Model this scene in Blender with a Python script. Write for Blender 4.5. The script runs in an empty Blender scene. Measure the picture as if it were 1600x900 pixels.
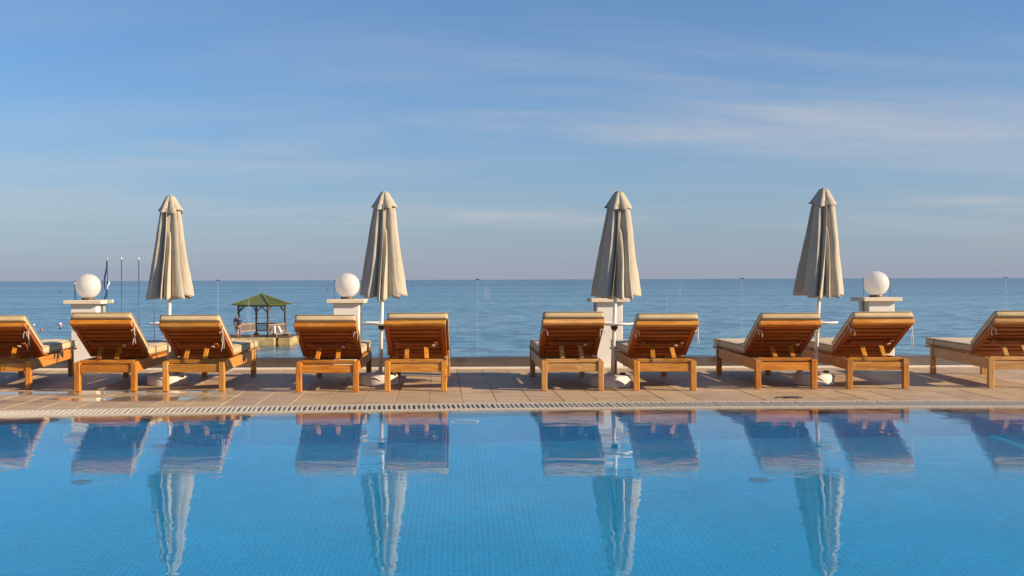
import bpy, bmesh, math, random
from mathutils import Vector, Matrix, noise
R = math.radians
random.seed(7)
scene = bpy.context.scene
COL = scene.collection

# ------------------------------------------------------------------ camera
cam_d = bpy.data.cameras.new('camera')
cam = bpy.data.objects.new('camera', cam_d)
COL.objects.link(cam)
cam.location = (0, 0, 1.207)
cam.rotation_euler = (R(90), 0.0035, 0)
cam_d.sensor_width = 36
cam_d.lens = 1750 / 1600 * 36
cam_d.shift_x = 78 / 1600
cam_d.shift_y = -13 / 1600
cam_d.clip_start = 0.05
cam_d.clip_end = 200000
scene.camera = cam

# ------------------------------------------------------------------ sun and sky
SUN_EL, SUN_AZ = 22.0, 109.0            # azimuth clockwise from +Y, seen from above
s_el, s_az = R(SUN_EL), R(SUN_AZ)
to_sun = Vector((math.sin(s_az) * math.cos(s_el), math.cos(s_az) * math.cos(s_el), math.sin(s_el)))
sun_d = bpy.data.lights.new('sun', 'SUN')
sun_d.energy = 5.0
sun_d.angle = R(0.5)
sun_d.color = (1.0, 0.81, 0.57)
sun = bpy.data.objects.new('sun', sun_d)
COL.objects.link(sun)
sun.rotation_euler = (-to_sun).to_track_quat('-Z', 'Y').to_euler()
sun.location = to_sun * 60

world = bpy.data.worlds.new('World')
scene.world = world
world.use_nodes = True


class G:
    """tiny node-graph helper"""
    def __init__(s, tree):
        s.t = tree
        s.n = tree.nodes
        s.n.clear()

    def new(s, typ, **kw):
        nd = s.n.new(typ)
        for k, v in kw.items():
            setattr(nd, k, v)
        return nd

    def put(s, sock, v):
        if v is None:
            return
        if isinstance(v, bpy.types.NodeSocket):
            s.t.links.new(v, sock)
        else:
            if isinstance(v, (tuple, list)) and sock.type == 'RGBA' and len(v) == 3:
                v = (*v, 1)
            sock.default_value = v

    def math(s, op, a, b=None, c=None, clamp=False):
        nd = s.new('ShaderNodeMath', operation=op)
        nd.use_clamp = clamp
        s.put(nd.inputs[0], a)
        s.put(nd.inputs[1], b)
        s.put(nd.inputs[2], c)
        return nd.outputs[0]

    def vmath(s, op, a, b=None):
        nd = s.new('ShaderNodeVectorMath', operation=op)
        s.put(nd.inputs[0], a)
        s.put(nd.inputs[1], b)
        return nd.outputs[0]

    def mix(s, f, a, b, mode='MIX'):
        nd = s.new('ShaderNodeMix', data_type='RGBA', blend_type=mode)
        s.put(nd.inputs[0], f)
        s.put(nd.inputs[6], a)
        s.put(nd.inputs[7], b)
        return nd.outputs[2]

    def ramp(s, f, stops, interp='LINEAR'):
        nd = s.new('ShaderNodeValToRGB')
        cr = nd.color_ramp
        cr.interpolation = interp
        while len(cr.elements) < len(stops):
            cr.elements.new(0.5)
        for e, (p, c) in zip(cr.elements, stops):
            e.position = p
            e.color = (c, c, c, 1) if isinstance(c, (int, float)) else (*c, 1)
        s.put(nd.inputs[0], f)
        return nd.outputs[0]

    def maprange(s, v, a, b, c=0.0, d=1.0, smooth=True):
        nd = s.new('ShaderNodeMapRange')
        nd.interpolation_type = 'SMOOTHSTEP' if smooth else 'LINEAR'
        for i, x in enumerate((v, a, b, c, d)):
            s.put(nd.inputs[i], x)
        return nd.outputs[0]

    def noise(s, vec, scale=1.0, detail=3.0, rough=0.5, dist=0.0, out=0):
        nd = s.new('ShaderNodeTexNoise')
        s.put(nd.inputs['Vector'], vec)
        nd.inputs['Scale'].default_value = scale
        nd.inputs['Detail'].default_value = detail
        nd.inputs['Roughness'].default_value = rough
        nd.inputs['Distortion'].default_value = dist
        return nd.outputs[out]

    def mapping(s, vec, scale=(1, 1, 1), loc=(0, 0, 0), rot=(0, 0, 0)):
        nd = s.new('ShaderNodeMapping')
        s.put(nd.inputs[0], vec)
        nd.inputs[1].default_value = loc
        nd.inputs[2].default_value = rot
        nd.inputs[3].default_value = scale
        return nd.outputs[0]

    def obj(s):
        return s.new('ShaderNodeTexCoord').outputs['Object']

    def pos(s):
        return s.new('ShaderNodeNewGeometry').outputs['Position']

    def rand(s):
        return s.new('ShaderNodeObjectInfo').outputs['Random']

    def sep(s, v):
        nd = s.new('ShaderNodeSeparateXYZ')
        s.put(nd.inputs[0], v)
        return nd.outputs

    def comb(s, x, y, z):
        nd = s.new('ShaderNodeCombineXYZ')
        for i, v in enumerate((x, y, z)):
            s.put(nd.inputs[i], v)
        return nd.outputs[0]

    def bump(s, h, strength=0.2, dist=0.01, normal=None):
        nd = s.new('ShaderNodeBump')
        nd.inputs['Strength'].default_value = strength
        nd.inputs['Distance'].default_value = dist
        s.put(nd.inputs['Height'], h)
        s.put(nd.inputs['Normal'], normal)
        return nd.outputs[0]

    def principled(s, **kw):
        nd = s.new('ShaderNodeBsdfPrincipled')
        for k, v in kw.items():
            s.put(nd.inputs[k.replace('_', ' ')], v)
        return nd.outputs[0]

    def out(s, sh):
        o = s.new('ShaderNodeOutputMaterial')
        s.t.links.new(sh, o.inputs[0])


def sky_world():
    g = G(world.node_tree)
    sky = g.new('ShaderNodeTexSky', sky_type='NISHITA')
    sky.sun_disc = False
    sky.sun_elevation = s_el
    sky.sun_rotation = s_az
    sky.altitude = 0
    sky.air_density = 1.0
    sky.dust_density = 0.6
    sky.ozone_density = 2.2
    d = g.new('ShaderNodeTexCoord').outputs['Generated']
    x, y, z = g.sep(d)
    zc = g.math('MAXIMUM', z, 0.0)
    # low haze layer all round the horizon: grey lavender
    haze = g.math('POWER', g.math('SUBTRACT', 1.0, zc, clamp=True), 9.0)
    blue = g.mix(1.0, sky.outputs[0], (0.66, 1.02, 1.38), 'MULTIPLY')
    base = g.mix(g.math('MULTIPLY', haze, 0.80), blue, (3.62, 3.80, 5.00))
    # high thin cirrus on a plane far above, and a softer veil lower down
    k = g.math('DIVIDE', 1.0, g.math('ADD', zc, 0.10))
    p = g.comb(g.math('MULTIPLY', x, k), g.math('MULTIPLY', y, k), 0.0)
    pm = g.mapping(p, scale=(0.55, 1.3, 1), loc=(3.1, 1.35, 0.4), rot=(0, 0, R(14)))
    n1 = g.noise(pm, 0.75, 8, 0.62, 0.5)
    n2 = g.noise(g.mapping(p, scale=(0.22, 0.5, 1), loc=(14.5, 2.1, 0)), 0.9, 3, 0.5)
    c1 = g.math('MULTIPLY', g.math('MULTIPLY', g.maprange(n1, 0.36, 0.74), g.maprange(n2, 0.42, 0.62)), g.maprange(z, 0.24, 0.15, 0.22, 1.0))
    n3 = g.noise(g.mapping(p, scale=(0.30, 0.9, 1), loc=(1.0, 12.3, 0), rot=(0, 0, R(-6))), 0.8, 6, 0.58, 0.3)
    c2 = g.math('MULTIPLY', g.maprange(n3, 0.40, 0.66), g.maprange(z, 0.30, 0.10, 0.0, 0.75))
    c = g.math('MAXIMUM', c1, g.math('MULTIPLY', c2, 0.55))
    c = g.math('MULTIPLY', c, g.maprange(z, 0.0, 0.06))
    full = g.mix(g.math('MULTIPLY', c, 0.86), base, (5.5, 5.6, 5.95))
    bg = g.new('ShaderNodeBackground')
    g.put(bg.inputs[0], full)
    bg.inputs[1].default_value = 0.066
    o = g.new('ShaderNodeOutputWorld')
    g.t.links.new(bg.outputs[0], o.inputs[0])


sky_world()
vs = scene.view_settings
vs.view_transform = 'Standard'
vs.look = 'None'
vs.exposure = 0.6
vs.gamma = 1.0
vs.use_curve_mapping = False
scene.render.engine = 'CYCLES'
cy = scene.cycles
cy.use_denoising = True
cy.max_bounces = 12
cy.transparent_max_bounces = 16
cy.transmission_bounces = 8
cy.glossy_bounces = 5
cy.sample_clamp_indirect = 6
cy.blur_glossy = 0.5
cy.caustics_refractive = True
cy.caustics_reflective = False

# ------------------------------------------------------------------ materials
MATS = {}


def material(name):
    m = bpy.data.materials.new(name)
    m.use_nodes = True
    MATS[name] = m
    return m, G(m.node_tree)


def simple(name, color, rough=0.5, metal=0.0, var=0.08, scale=8.0, bump=0.0, **kw):
    m, g = material(name)
    o = g.obj()
    n = g.noise(o, scale, 4, 0.6)
    f = g.maprange(n, 0.25, 0.75, 1 - var, 1 + var, smooth=False)
    c = g.mix(1.0, color, g.comb(f, f, f), 'MULTIPLY')
    nrm = g.bump(g.noise(o, scale * 14, 3, 0.6), bump, 0.004) if bump else None
    g.out(g.principled(Base_Color=c, Roughness=rough, Metallic=metal, Normal=nrm, **kw))
    return m


WOODS = {}


def wood(tone, axis):
    """stained teak, grain along the given local axis"""
    if (tone, axis) in WOODS:
        return WOODS[(tone, axis)]
    light, dark, worn = {
        'honey': ((0.62, 0.275, 0.036), (0.36, 0.120, 0.010), 0.55),
        'amber': ((0.60, 0.222, 0.018), (0.34, 0.095, 0.006), 0.40),
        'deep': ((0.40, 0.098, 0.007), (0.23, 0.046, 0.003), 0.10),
        'pale': ((0.64, 0.340, 0.110), (0.40, 0.180, 0.048), 0.65),
    }[tone]
    m, g = material('teak_%s_%s' % (tone, axis))
    o = g.obj()
    r = g.rand()
    off = g.comb(g.math('MULTIPLY', r, 17.0), g.math('MULTIPLY', r, 31.0), g.math('MULTIPLY', r, 9.0))
    v = g.vmath('ADD', o, off)
    sc = {'x': (0.7, 9, 9), 'y': (9, 0.7, 9), 'z': (9, 9, 0.7)}[axis]
    vv = g.mapping(v, scale=sc)
    n = g.noise(vv, 5.0, 5, 0.62, 0.6)
    fine = g.noise(vv, 22.0, 3, 0.6)
    f = g.math('ADD', g.math('MULTIPLY', n, 0.75), g.math('MULTIPLY', fine, 0.25))
    c = g.ramp(f, [(0.36, dark), (0.60, light)])
    br = g.maprange(r, 0, 1, 0.80, 1.18, smooth=False)
    c = g.mix(1.0, c, g.comb(br, br, br), 'MULTIPLY')
    w = g.noise(v, 7.0, 5, 0.7)
    wm = g.math('MULTIPLY', g.maprange(w, 0.56, 0.70), worn)
    c = g.mix(wm, c, (0.52, 0.36, 0.19))
    st = g.noise(v, 4.0, 4, 0.65)
    c = g.mix(g.math('MULTIPLY', g.maprange(st, 0.58, 0.75), 0.45), c, (0.10, 0.045, 0.016))
    ro = g.maprange(n, 0.2, 0.8, 0.36, 0.58, smooth=False)
    g.out(g.principled(Base_Color=c, Roughness=ro, Normal=g.bump(f, 0.25, 0.003)))
    WOODS[(tone, axis)] = m
    return m


def mat_cushion():
    m, g = material('cushion_fabric')
    o = g.obj()
    x, y, z = g.sep(o)
    st = g.math('SINE', g.math('MULTIPLY', x, 620.0))
    n = g.noise(o, 6.0, 4, 0.6)
    c = g.ramp(n, [(0.3, (0.56, 0.40, 0.21)), (0.7, (0.63, 0.465, 0.26))])
    c = g.mix(g.maprange(st, -1, 1, 0.0, 0.14), c, (0.42, 0.28, 0.13))
    fd = g.maprange(g.rand(), 0, 1, 0.88, 1.10, smooth=False)
    c = g.mix(1.0, c, g.comb(fd, fd, g.math('POWER', fd, 1.3)), 'MULTIPLY')
    sp = g.noise(o, 3.0, 4, 0.7)
    c = g.mix(g.math('MULTIPLY', g.maprange(sp, 0.56, 0.72), 0.34), c, (0.33, 0.25, 0.16))
    wr = g.noise(g.mapping(o, scale=(1, 2.2, 2.2)), 7.0, 3, 0.55)
    h = g.math('ADD', g.math('MULTIPLY', wr, 1.0), g.math('MULTIPLY', st, 0.06))
    g.out(g.principled(Base_Color=c, Roughness=0.85, Normal=g.bump(h, 0.35, 0.02), Sheen_Weight=0.15))
    return m


def mat_canvas():
    m, g = material('parasol_canvas')
    o = g.obj()
    n = g.noise(o, 5.0, 4, 0.6)
    c = g.ramp(n, [(0.3, (0.46, 0.39, 0.295)), (0.7, (0.54, 0.47, 0.365))])
    x, y, z = g.sep(o)
    d = g.noise(g.mapping(o, scale=(9, 9, 1.2)), 2.0, 5, 0.65)
    c = g.mix(g.math('MULTIPLY', g.maprange(d, 0.55, 0.75), 0.35), c, (0.36, 0.29, 0.21))
    h = g.noise(g.mapping(o, scale=(10, 10, 3)), 3.0, 4, 0.6)
    bs = g.principled(Base_Color=c, Roughness=0.9, Normal=g.bump(h, 0.4, 0.02))
    tr = g.new('ShaderNodeBsdfTranslucent')
    g.put(tr.inputs[0], (0.55, 0.42, 0.28))
    mx = g.new('ShaderNodeMixShader')
    mx.inputs[0].default_value = 0.12
    g.t.links.new(bs, mx.inputs[1])
    g.t.links.new(tr.outputs[0], mx.inputs[2])
    g.out(mx.outputs[0])
    return m


def mat_tile():
    m, g = material('deck_tile')
    p = g.pos()
    x, y, z = g.sep(p)
    r = g.rand()
    v = g.vmath('ADD', p, g.comb(g.math('MULTIPLY', r, 40.0), g.math('MULTIPLY', r, 13.0), 0.0))
    n = g.noise(g.mapping(v, scale=(1.5, 9, 1)), 1.6, 6, 0.65, 0.4)
    c = g.ramp(n, [(0.30, (0.37, 0.245, 0.140)), (0.52, (0.52, 0.370, 0.222)), (0.72, (0.62, 0.455, 0.285))])
    br = g.maprange(r, 0, 1, 0.90, 1.09, smooth=False)
    c = g.mix(1.0, c, g.comb(br, br, g.math('MULTIPLY', br, g.maprange(r, 0, 1, 1.05, 0.95))), 'MULTIPLY')
    dirt = g.noise(p, 1.3, 6, 0.68)
    c = g.mix(g.math('MULTIPLY', g.maprange(dirt, 0.52, 0.70), 0.50), c, (0.20, 0.125, 0.08))
    # splashed water lying on the paving by the left-hand loungers
    pn = g.noise(g.mapping(p, scale=(0.6, 1.9, 1), loc=(1.3, 4.4, 0)), 0.95, 4, 0.55)
    left = g.maprange(x, -1.7, -3.0)
    front = g.math('MULTIPLY', g.maprange(y, 12.42, 12.15), g.maprange(y, 11.0, 11.35))
    wet = g.math('MULTIPLY', g.math('MULTIPLY', left, front), g.maprange(pn, 0.43, 0.50))
    pn2 = g.noise(g.mapping(p, scale=(1, 2.5, 1), loc=(8, 2, 0)), 1.6, 4, 0.6)
    damp = g.math('MULTIPLY', g.maprange(pn2, 0.54, 0.66), g.maprange(x, 4.0, 0.0, 0.15, 0.55))
    wet = g.math('MAXIMUM', wet, g.math('MULTIPLY', damp, 0.35))
    c = g.mix(g.math('MULTIPLY', wet, 0.42), c, g.mix(1.0, c, (0.42, 0.40, 0.40), 'MULTIPLY'))
    ro = g.math('ADD', g.math('MULTIPLY', g.math('SUBTRACT', 1.0, wet), 0.58), 0.025)
    fine = g.noise(p, 60.0, 3, 0.6)
    bp = g.new('ShaderNodeBump')
    g.put(bp.inputs['Strength'], g.math('MULTIPLY', g.math('SUBTRACT', 1.0, wet), 0.25))
    bp.inputs['Distance'].default_value = 0.004
    g.put(bp.inputs['Height'], fine)
    g.out(g.principled(Base_Color=c, Roughness=ro, Normal=bp.outputs[0], Specular_IOR_Level=0.30))
    return m


def mat_mosaic(name, wall=False):
    m, g = material(name)
    o = g.pos()
    x, y, z = g.sep(o)
    v = g.comb(x, z, 0.0) if wall else g.comb(x, y, 0.0)
    b = g.new('ShaderNodeTexBrick')
    b.offset = 0.0
    b.squash = 1.0
    g.put(b.inputs['Vector'], v)
    g.put(b.inputs['Color1'], (0.001, 0.355, 0.720))
    g.put(b.inputs['Color2'], (0.002, 0.425, 0.800))
    g.put(b.inputs['Mortar'], (0.012, 0.53, 0.88))
    b.inputs['Scale'].default_value = 1.0
    b.inputs['Mortar Size'].default_value = 0.0032
    b.inputs['Mortar Smooth'].default_value = 0.1
    b.inputs['Bias'].default_value = -0.1
    b.inputs['Brick Width'].default_value = 0.036
    b.inputs['Row Height'].default_value = 0.036
    n = g.noise(v, 0.8, 4, 0.6)
    f = g.maprange(n, 0.3, 0.7, 0.90, 1.10, smooth=False)
    c = g.mix(1.0, b.outputs[0], g.comb(f, f, f), 'MULTIPLY')
    g.out(g.principled(Base_Color=c, Roughness=0.4))
    return m


def mat_pool_water():
    m, g = material('pool_water')
    p = g.pos()
    x, y, z = g.sep(p)
    n1 = g.noise(g.mapping(p, scale=(1.0, 1.5, 1)), 2.3, 2, 0.5, 0.6)
    n2 = g.noise(g.mapping(p, scale=(1.0, 1.7, 1), loc=(4, 9, 0), rot=(0, 0, R(18))), 8.0, 2, 0.5, 0.8)
    # calm and breezy patches
    pt = g.noise(g.mapping(p, scale=(0.5, 1, 1), loc=(2.0, 0.7, 0)), 0.7, 3, 0.5)
    patch = g.maprange(pt, 0.42, 0.60, 0.12, 1.6)
    calm = g.maprange(y, 10.2, 8.2, 0.12, 1.0)
    amp = g.math('MULTIPLY', patch, calm)
    h = g.math('ADD', g.math('MULTIPLY', n1, 0.0019), g.math('MULTIPLY', g.math('MULTIPLY', n2, amp), 0.00042))
    nrm = g.bump(h, 1.0, 1.0)
    g.out(g.principled(Base_Color=(1, 1, 1), Roughness=0.0, IOR=1.333, Transmission_Weight=1.0, Normal=nrm))
    return m


def mat_sea():
    m, g = material('sea_water')
    p = g.pos()
    x, y, z = g.sep(p)
    w1 = g.noise(g.mapping(p, scale=(0.14, 0.24, 1), rot=(0, 0, R(6))), 1.0, 6, 0.60, 0.6)
    w2 = g.noise(g.mapping(p, scale=(0.02, 0.085, 1), rot=(0, 0, R(-4))), 1.0, 4, 0.55)
    w3 = g.noise(g.mapping(p, scale=(0.9, 2.4, 1)), 1.0, 4, 0.6)
    h = g.math('ADD', g.math('ADD', g.math('MULTIPLY', w1, 0.55), g.math('MULTIPLY', w2, 0.9)), g.math('MULTIPLY', w3, 0.10))
    slick = g.noise(g.mapping(p, scale=(0.0016, 0.013, 1), loc=(0, 3, 0)), 1.0, 5, 0.6, 0.4)
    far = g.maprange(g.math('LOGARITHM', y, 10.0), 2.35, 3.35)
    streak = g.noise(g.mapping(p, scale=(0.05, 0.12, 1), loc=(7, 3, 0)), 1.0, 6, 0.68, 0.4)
    col = g.mix(g.maprange(slick, 0.36, 0.66), (0.135, 0.315, 0.415), (0.215, 0.425, 0.515))
    col = g.mix(g.math('MULTIPLY', g.maprange(streak, 0.45, 0.68), 0.55), col, (0.045, 0.150, 0.215))  # wave-slope reflection changes painted into the colour, as dark streaks
    chop_shade = g.noise(g.mapping(p, scale=(0.30, 0.26, 1), loc=(2, 5, 0), rot=(0, 0, R(12))), 1.0, 6, 0.66, 0.6)
    col = g.mix(g.math('MULTIPLY', g.maprange(chop_shade, 0.46, 0.58), 0.92), col, (0.030, 0.120, 0.200))  # same for small waves: their darker slopes are painted as colour
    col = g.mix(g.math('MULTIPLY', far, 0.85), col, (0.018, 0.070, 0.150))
    ro = g.maprange(slick, 0.3, 0.7, 0.26, 0.16)
    bp = g.new('ShaderNodeBump')
    bp.inputs['Strength'].default_value = 1.0
    bp.inputs['Distance'].default_value = 0.7
    g.put(bp.inputs['Height'], h)
    g.out(g.principled(Base_Color=col, Roughness=ro, IOR=1.333, Specular_IOR_Level=0.5, Normal=bp.outputs[0]))
    return m


def mat_glass():
    m, g = material('balustrade_glass')
    p = g.pos()
    tr = g.new('ShaderNodeBsdfTransparent')
    g.put(tr.inputs[0], (0.965, 0.985, 0.985))
    gl = g.new('ShaderNodeBsdfGlossy')
    gl.inputs['Roughness'].default_value = 0.02
    fr = g.new('ShaderNodeFresnel')
    fr.inputs[0].default_value = 1.45
    mx = g.new('ShaderNodeMixShader')
    g.put(mx.inputs[0], g.math('MULTIPLY', fr.outputs[0], 0.55))
    g.t.links.new(tr.outputs[0], mx.inputs[1])
    g.t.links.new(gl.outputs[0], mx.inputs[2])
    # dried runs and wipe marks of salt on the panes
    s1 = g.noise(g.mapping(p, scale=(15, 1, 1.0), rot=(0, R(7), 0)), 1.0, 3, 0.55, 0.4)
    s2 = g.noise(g.mapping(p, scale=(1.4, 1, 1.2), loc=(3, 0, 1)), 1.0, 3, 0.5)
    st = g.math('MULTIPLY', g.maprange(s1, 0.60, 0.70), g.maprange(s2, 0.54, 0.66))
    df = g.new('ShaderNodeBsdfDiffuse')
    g.put(df.inputs[0], (0.8, 0.8, 0.8))
    mx2 = g.new('ShaderNodeMixShader')
    g.put(mx2.inputs[0], g.math('ADD', g.math('MULTIPLY', st, 0.20), 0.006))
    g.t.links.new(mx.outputs[0], mx2.inputs[1])
    g.t.links.new(df.outputs[0], mx2.inputs[2])
    g.out(mx2.outputs[0])
    return m


def mat_seal(name, col, op):
    m, g = material(name)
    tr = g.new('ShaderNodeBsdfTransparent')
    df = g.new('ShaderNodeBsdfDiffuse')
    g.put(df.inputs[0], col)
    mx = g.new('ShaderNodeMixShader')
    mx.inputs[0].default_value = op
    g.t.links.new(tr.outputs[0], mx.inputs[1])
    g.t.links.new(df.outputs[0], mx.inputs[2])
    g.out(mx.outputs[0])


mat_seal('joint_seal', (0.75, 0.76, 0.76), 0.13)
mat_seal('joint_seal_dark', (0.12, 0.18, 0.18), 0.35)


def mat_plaster():
    m, g = material('white_plaster')
    o = g.obj()
    n = g.noise(o, 3.0, 5, 0.65)
    c = g.ramp(n, [(0.3, (0.78, 0.715, 0.62)), (0.7, (0.85, 0.80, 0.72))])
    d = g.noise(g.mapping(o, scale=(6, 6, 0.8)), 2.0, 5, 0.65)
    c = g.mix(g.math('MULTIPLY', g.maprange(d, 0.56, 0.75), 0.30), c, (0.50, 0.42, 0.33))
    g.out(g.principled(Base_Color=c, Roughness=0.75, Normal=g.bump(g.noise(o, 70.0, 3, 0.6), 0.25, 0.004)))
    return m


def mat_steel():
    m, g = material('brushed_steel')
    o = g.pos()
    n = g.noise(g.mapping(o, scale=(0.6, 1, 60)), 1.0, 4, 0.6)
    c = g.ramp(n, [(0.3, (0.27, 0.225, 0.19)), (0.7, (0.37, 0.31, 0.265))])
    sp = g.noise(o, 4.0, 4, 0.6)
    ro = g.maprange(sp, 0.3, 0.7, 0.26, 0.42, smooth=False)
    g.out(g.principled(Base_Color=c, Metallic=1.0, Roughness=ro, Anisotropic=0.4, Normal=g.bump(n, 0.05, 0.003)))
    return m


def mat_globe():
    m, g = material('opal_globe')
    o = g.obj()
    n = g.noise(o, 4.0, 3, 0.5)
    c = g.ramp(n, [(0.3, (0.84, 0.81, 0.77)), (0.7, (0.89, 0.865, 0.83))])
    bs = g.principled(Base_Color=c, Roughness=0.28, Specular_IOR_Level=0.4)
    tr = g.new('ShaderNodeBsdfTranslucent')
    g.put(tr.inputs[0], (0.92, 0.89, 0.85))
    mx = g.new('ShaderNodeMixShader')
    mx.inputs[0].default_value = 0.55
    g.t.links.new(bs, mx.inputs[1])
    g.t.links.new(tr.outputs[0], mx.inputs[2])
    g.out(mx.outputs[0])
    return m


def mat_concrete():
    m, g = material('pier_concrete')
    o = g.pos()
    n = g.noise(o, 0.9, 6, 0.68)
    c = g.ramp(n, [(0.28, (0.32, 0.20, 0.085)), (0.5, (0.50, 0.335, 0.150)), (0.72, (0.62, 0.44, 0.215))])
    x, y, z = g.sep(o)
    c = g.mix(g.math('MULTIPLY', g.maprange(z, -3.85, -4.2), 0.7), c, (0.10, 0.085, 0.045))
    g.out(g.principled(Base_Color=c, Roughness=0.85, Normal=g.bump(n, 0.5, 0.2)))
    return m


def mat_plastic():
    m, g = material('base_plastic')
    o = g.obj()
    n = g.noise(o, 5.0, 5, 0.65)
    c = g.ramp(n, [(0.3, (0.60, 0.525, 0.45)), (0.7, (0.69, 0.62, 0.54))])
    d = g.noise(o, 3.0, 5, 0.7)
    c = g.mix(g.math('MULTIPLY', g.maprange(d, 0.55, 0.75), 0.4), c, (0.30, 0.24, 0.19))
    g.out(g.principled(Base_Color=c, Roughness=0.5))
    return m


def mat_trousers():
    m, g = material('patterned_cotton')
    o = g.obj()
    v = g.new('ShaderNodeTexVoronoi')
    g.put(v.inputs['Vector'], o)
    v.inputs['Scale'].default_value = 9.0
    c = g.mix(g.maprange(v.outputs['Distance'], 0.40, 0.46), (0.62, 0.52, 0.56), (0.10, 0.05, 0.12))
    g.out(g.principled(Base_Color=c, Roughness=0.9))
    return m


mat_cushion(); mat_canvas(); mat_tile()
mat_mosaic('pool_mosaic_floor'); mat_mosaic('pool_mosaic_wall', True)
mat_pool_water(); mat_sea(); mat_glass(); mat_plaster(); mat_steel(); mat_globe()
mat_concrete(); mat_plastic(); mat_trousers()
simple('lip_tile', (0.36, 0.26, 0.165), 0.35, scale=5, var=0.12)
simple('coping_stone', (0.50, 0.365, 0.24), 0.55, scale=5, var=0.12, bump=0.2)
simple('grate_plastic', (0.54, 0.48, 0.40), 0.45, scale=12, var=0.10)
simple('channel_dark', (0.06, 0.055, 0.05), 0.8)
simple('joint_grout', (0.20, 0.145, 0.10), 0.9, scale=6, var=0.25)
simple('tie_cord', (0.62, 0.56, 0.46), 0.8)
simple('dark_cord', (0.06, 0.05, 0.045), 0.8)
simple('gap_shade', (0.025, 0.006, 0.003), 0.9)  # painted shade tone for the sheet behind the backrest slats
simple('piping', (0.36, 0.26, 0.14), 0.8)
simple('pole_paint', (0.72, 0.69, 0.65), 0.35, scale=10, var=0.06)
simple('table_plastic', (0.80, 0.78, 0.75), 0.35)
simple('black_plastic', (0.025, 0.025, 0.027), 0.45)
simple('bracket_metal', (0.62, 0.52, 0.38), 0.5)
simple('cap_stone', (0.80, 0.67, 0.47), 0.7, scale=4, var=0.1, bump=0.2)
simple('kerb_stone', (0.74, 0.66, 0.55), 0.6, scale=3, var=0.1)
simple('collar_dark', (0.10, 0.07, 0.05), 0.4)
simple('roof_green', (0.125, 0.145, 0.034), 0.6, scale=1.5, var=0.2)
simple('gazebo_timber', (0.115, 0.065, 0.035), 0.75, scale=3, var=0.2)
simple('gazebo_rail_timber', (0.40, 0.23, 0.12), 0.75, scale=3, var=0.15)
simple('flagpole_paint', (0.035, 0.075, 0.16), 0.4)
simple('flag_navy', (0.010, 0.025, 0.11), 0.8)
simple('flag_white', (0.75, 0.76, 0.80), 0.8)
simple('buoy_orange', (0.62, 0.10, 0.02), 0.5)
simple('buoy_white', (0.80, 0.78, 0.74), 0.5)
simple('buoy_dark', (0.03, 0.03, 0.045), 0.6)
simple('skin_tone', (0.46, 0.26, 0.17), 0.6)
simple('hair_brown', (0.09, 0.04, 0.02), 0.7)
simple('hair_grey', (0.40, 0.34, 0.28), 0.7)
simple('tshirt_navy', (0.040, 0.028, 0.070), 0.9)
simple('shirt_blue', (0.030, 0.085, 0.34), 0.9)
simple('shorts_tan', (0.40, 0.26, 0.15), 0.9)
simple('bag_white', (0.78, 0.75, 0.70), 0.8)
simple('terrace_wall', (0.50, 0.45, 0.38), 0.8, scale=2, bump=0.2)
simple('beach_sand', (0.44, 0.36, 0.25), 0.95, scale=1, var=0.2, bump=0.3)
simple('lens_glass', (0.30, 0.52, 0.60), 0.3)
simple('lens_ring', (0.80, 0.93, 0.95), 0.35)
simple('drain_grey', (0.015, 0.17, 0.33), 0.6)

# ------------------------------------------------------------------ mesh helpers


def link_mesh(name, bm, mat, parent=None, smooth=False):
    me = bpy.data.meshes.new(name)
    bm.normal_update()
    bm.to_mesh(me)
    bm.free()
    if smooth:
        for p in me.polygons:
            p.use_smooth = True
    return link(name, me, mat, parent)


def link(name, me, mat, parent=None):
    o = bpy.data.objects.new(name, me)
    COL.objects.link(o)
    if mat is not None and len(me.materials) == 0:
        me.materials.append(MATS[mat] if isinstance(mat, str) else mat)
    if parent is not None:
        o.parent = parent
    return o


def thing(name, label, cat, loc=(0, 0, 0), rz=0.0, group=None):
    o = bpy.data.objects.new(name, None)
    o.empty_display_size = 0.2
    COL.objects.link(o)
    o.location = loc
    o.rotation_euler = (0, 0, rz)
    return tag(o, label, cat, group)


def tag(o, label=None, cat=None, group=None, kind=None):
    if label: o['label'] = label
    if cat: o['category'] = cat
    if group: o['group'] = group
    if kind: o['kind'] = kind
    return o


def box(bm, x0, x1, y0, y1, z0, z1, bev=0.0, mat=None, seg=1):
    r = bmesh.ops.create_cube(bm, size=1.0)
    vs_ = r['verts']
    for v in vs_:
        v.co = Vector((x0 + (v.co.x + .5) * (x1 - x0), y0 + (v.co.y + .5) * (y1 - y0), z0 + (v.co.z + .5) * (z1 - z0)))
    if bev:
        es = list({e for v in vs_ for e in v.link_edges})
        rr = bmesh.ops.bevel(bm, geom=es, offset=bev, segments=seg, affect='EDGES', profile=0.5)
        vs_ = list({v for f in rr['faces'] for v in f.verts} | {v for v in vs_ if v.is_valid})
    if mat is not None:
        bmesh.ops.transform(bm, matrix=mat, verts=[v for v in vs_ if v.is_valid])
    return vs_


def boxmesh(*a, **k):
    bm = bmesh.new()
    box(bm, *a, **k)
    return bm


def beam(bm, a, b, w, h, bev=0.0, up=(0, 0, 1)):
    """rectangular bar from a to b, w sideways, h along 'up'"""
    a, b = Vector(a), Vector(b)
    d = b - a
    L = d.length
    yv = d / L
    xv = yv.cross(Vector(up)).normalized()
    zv = xv.cross(yv)
    M = Matrix.Translation(a) @ Matrix((xv, yv, zv)).transposed().to_4x4()
    return box(bm, -w / 2, w / 2, 0, L, -h / 2, h / 2, bev, M)


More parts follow.
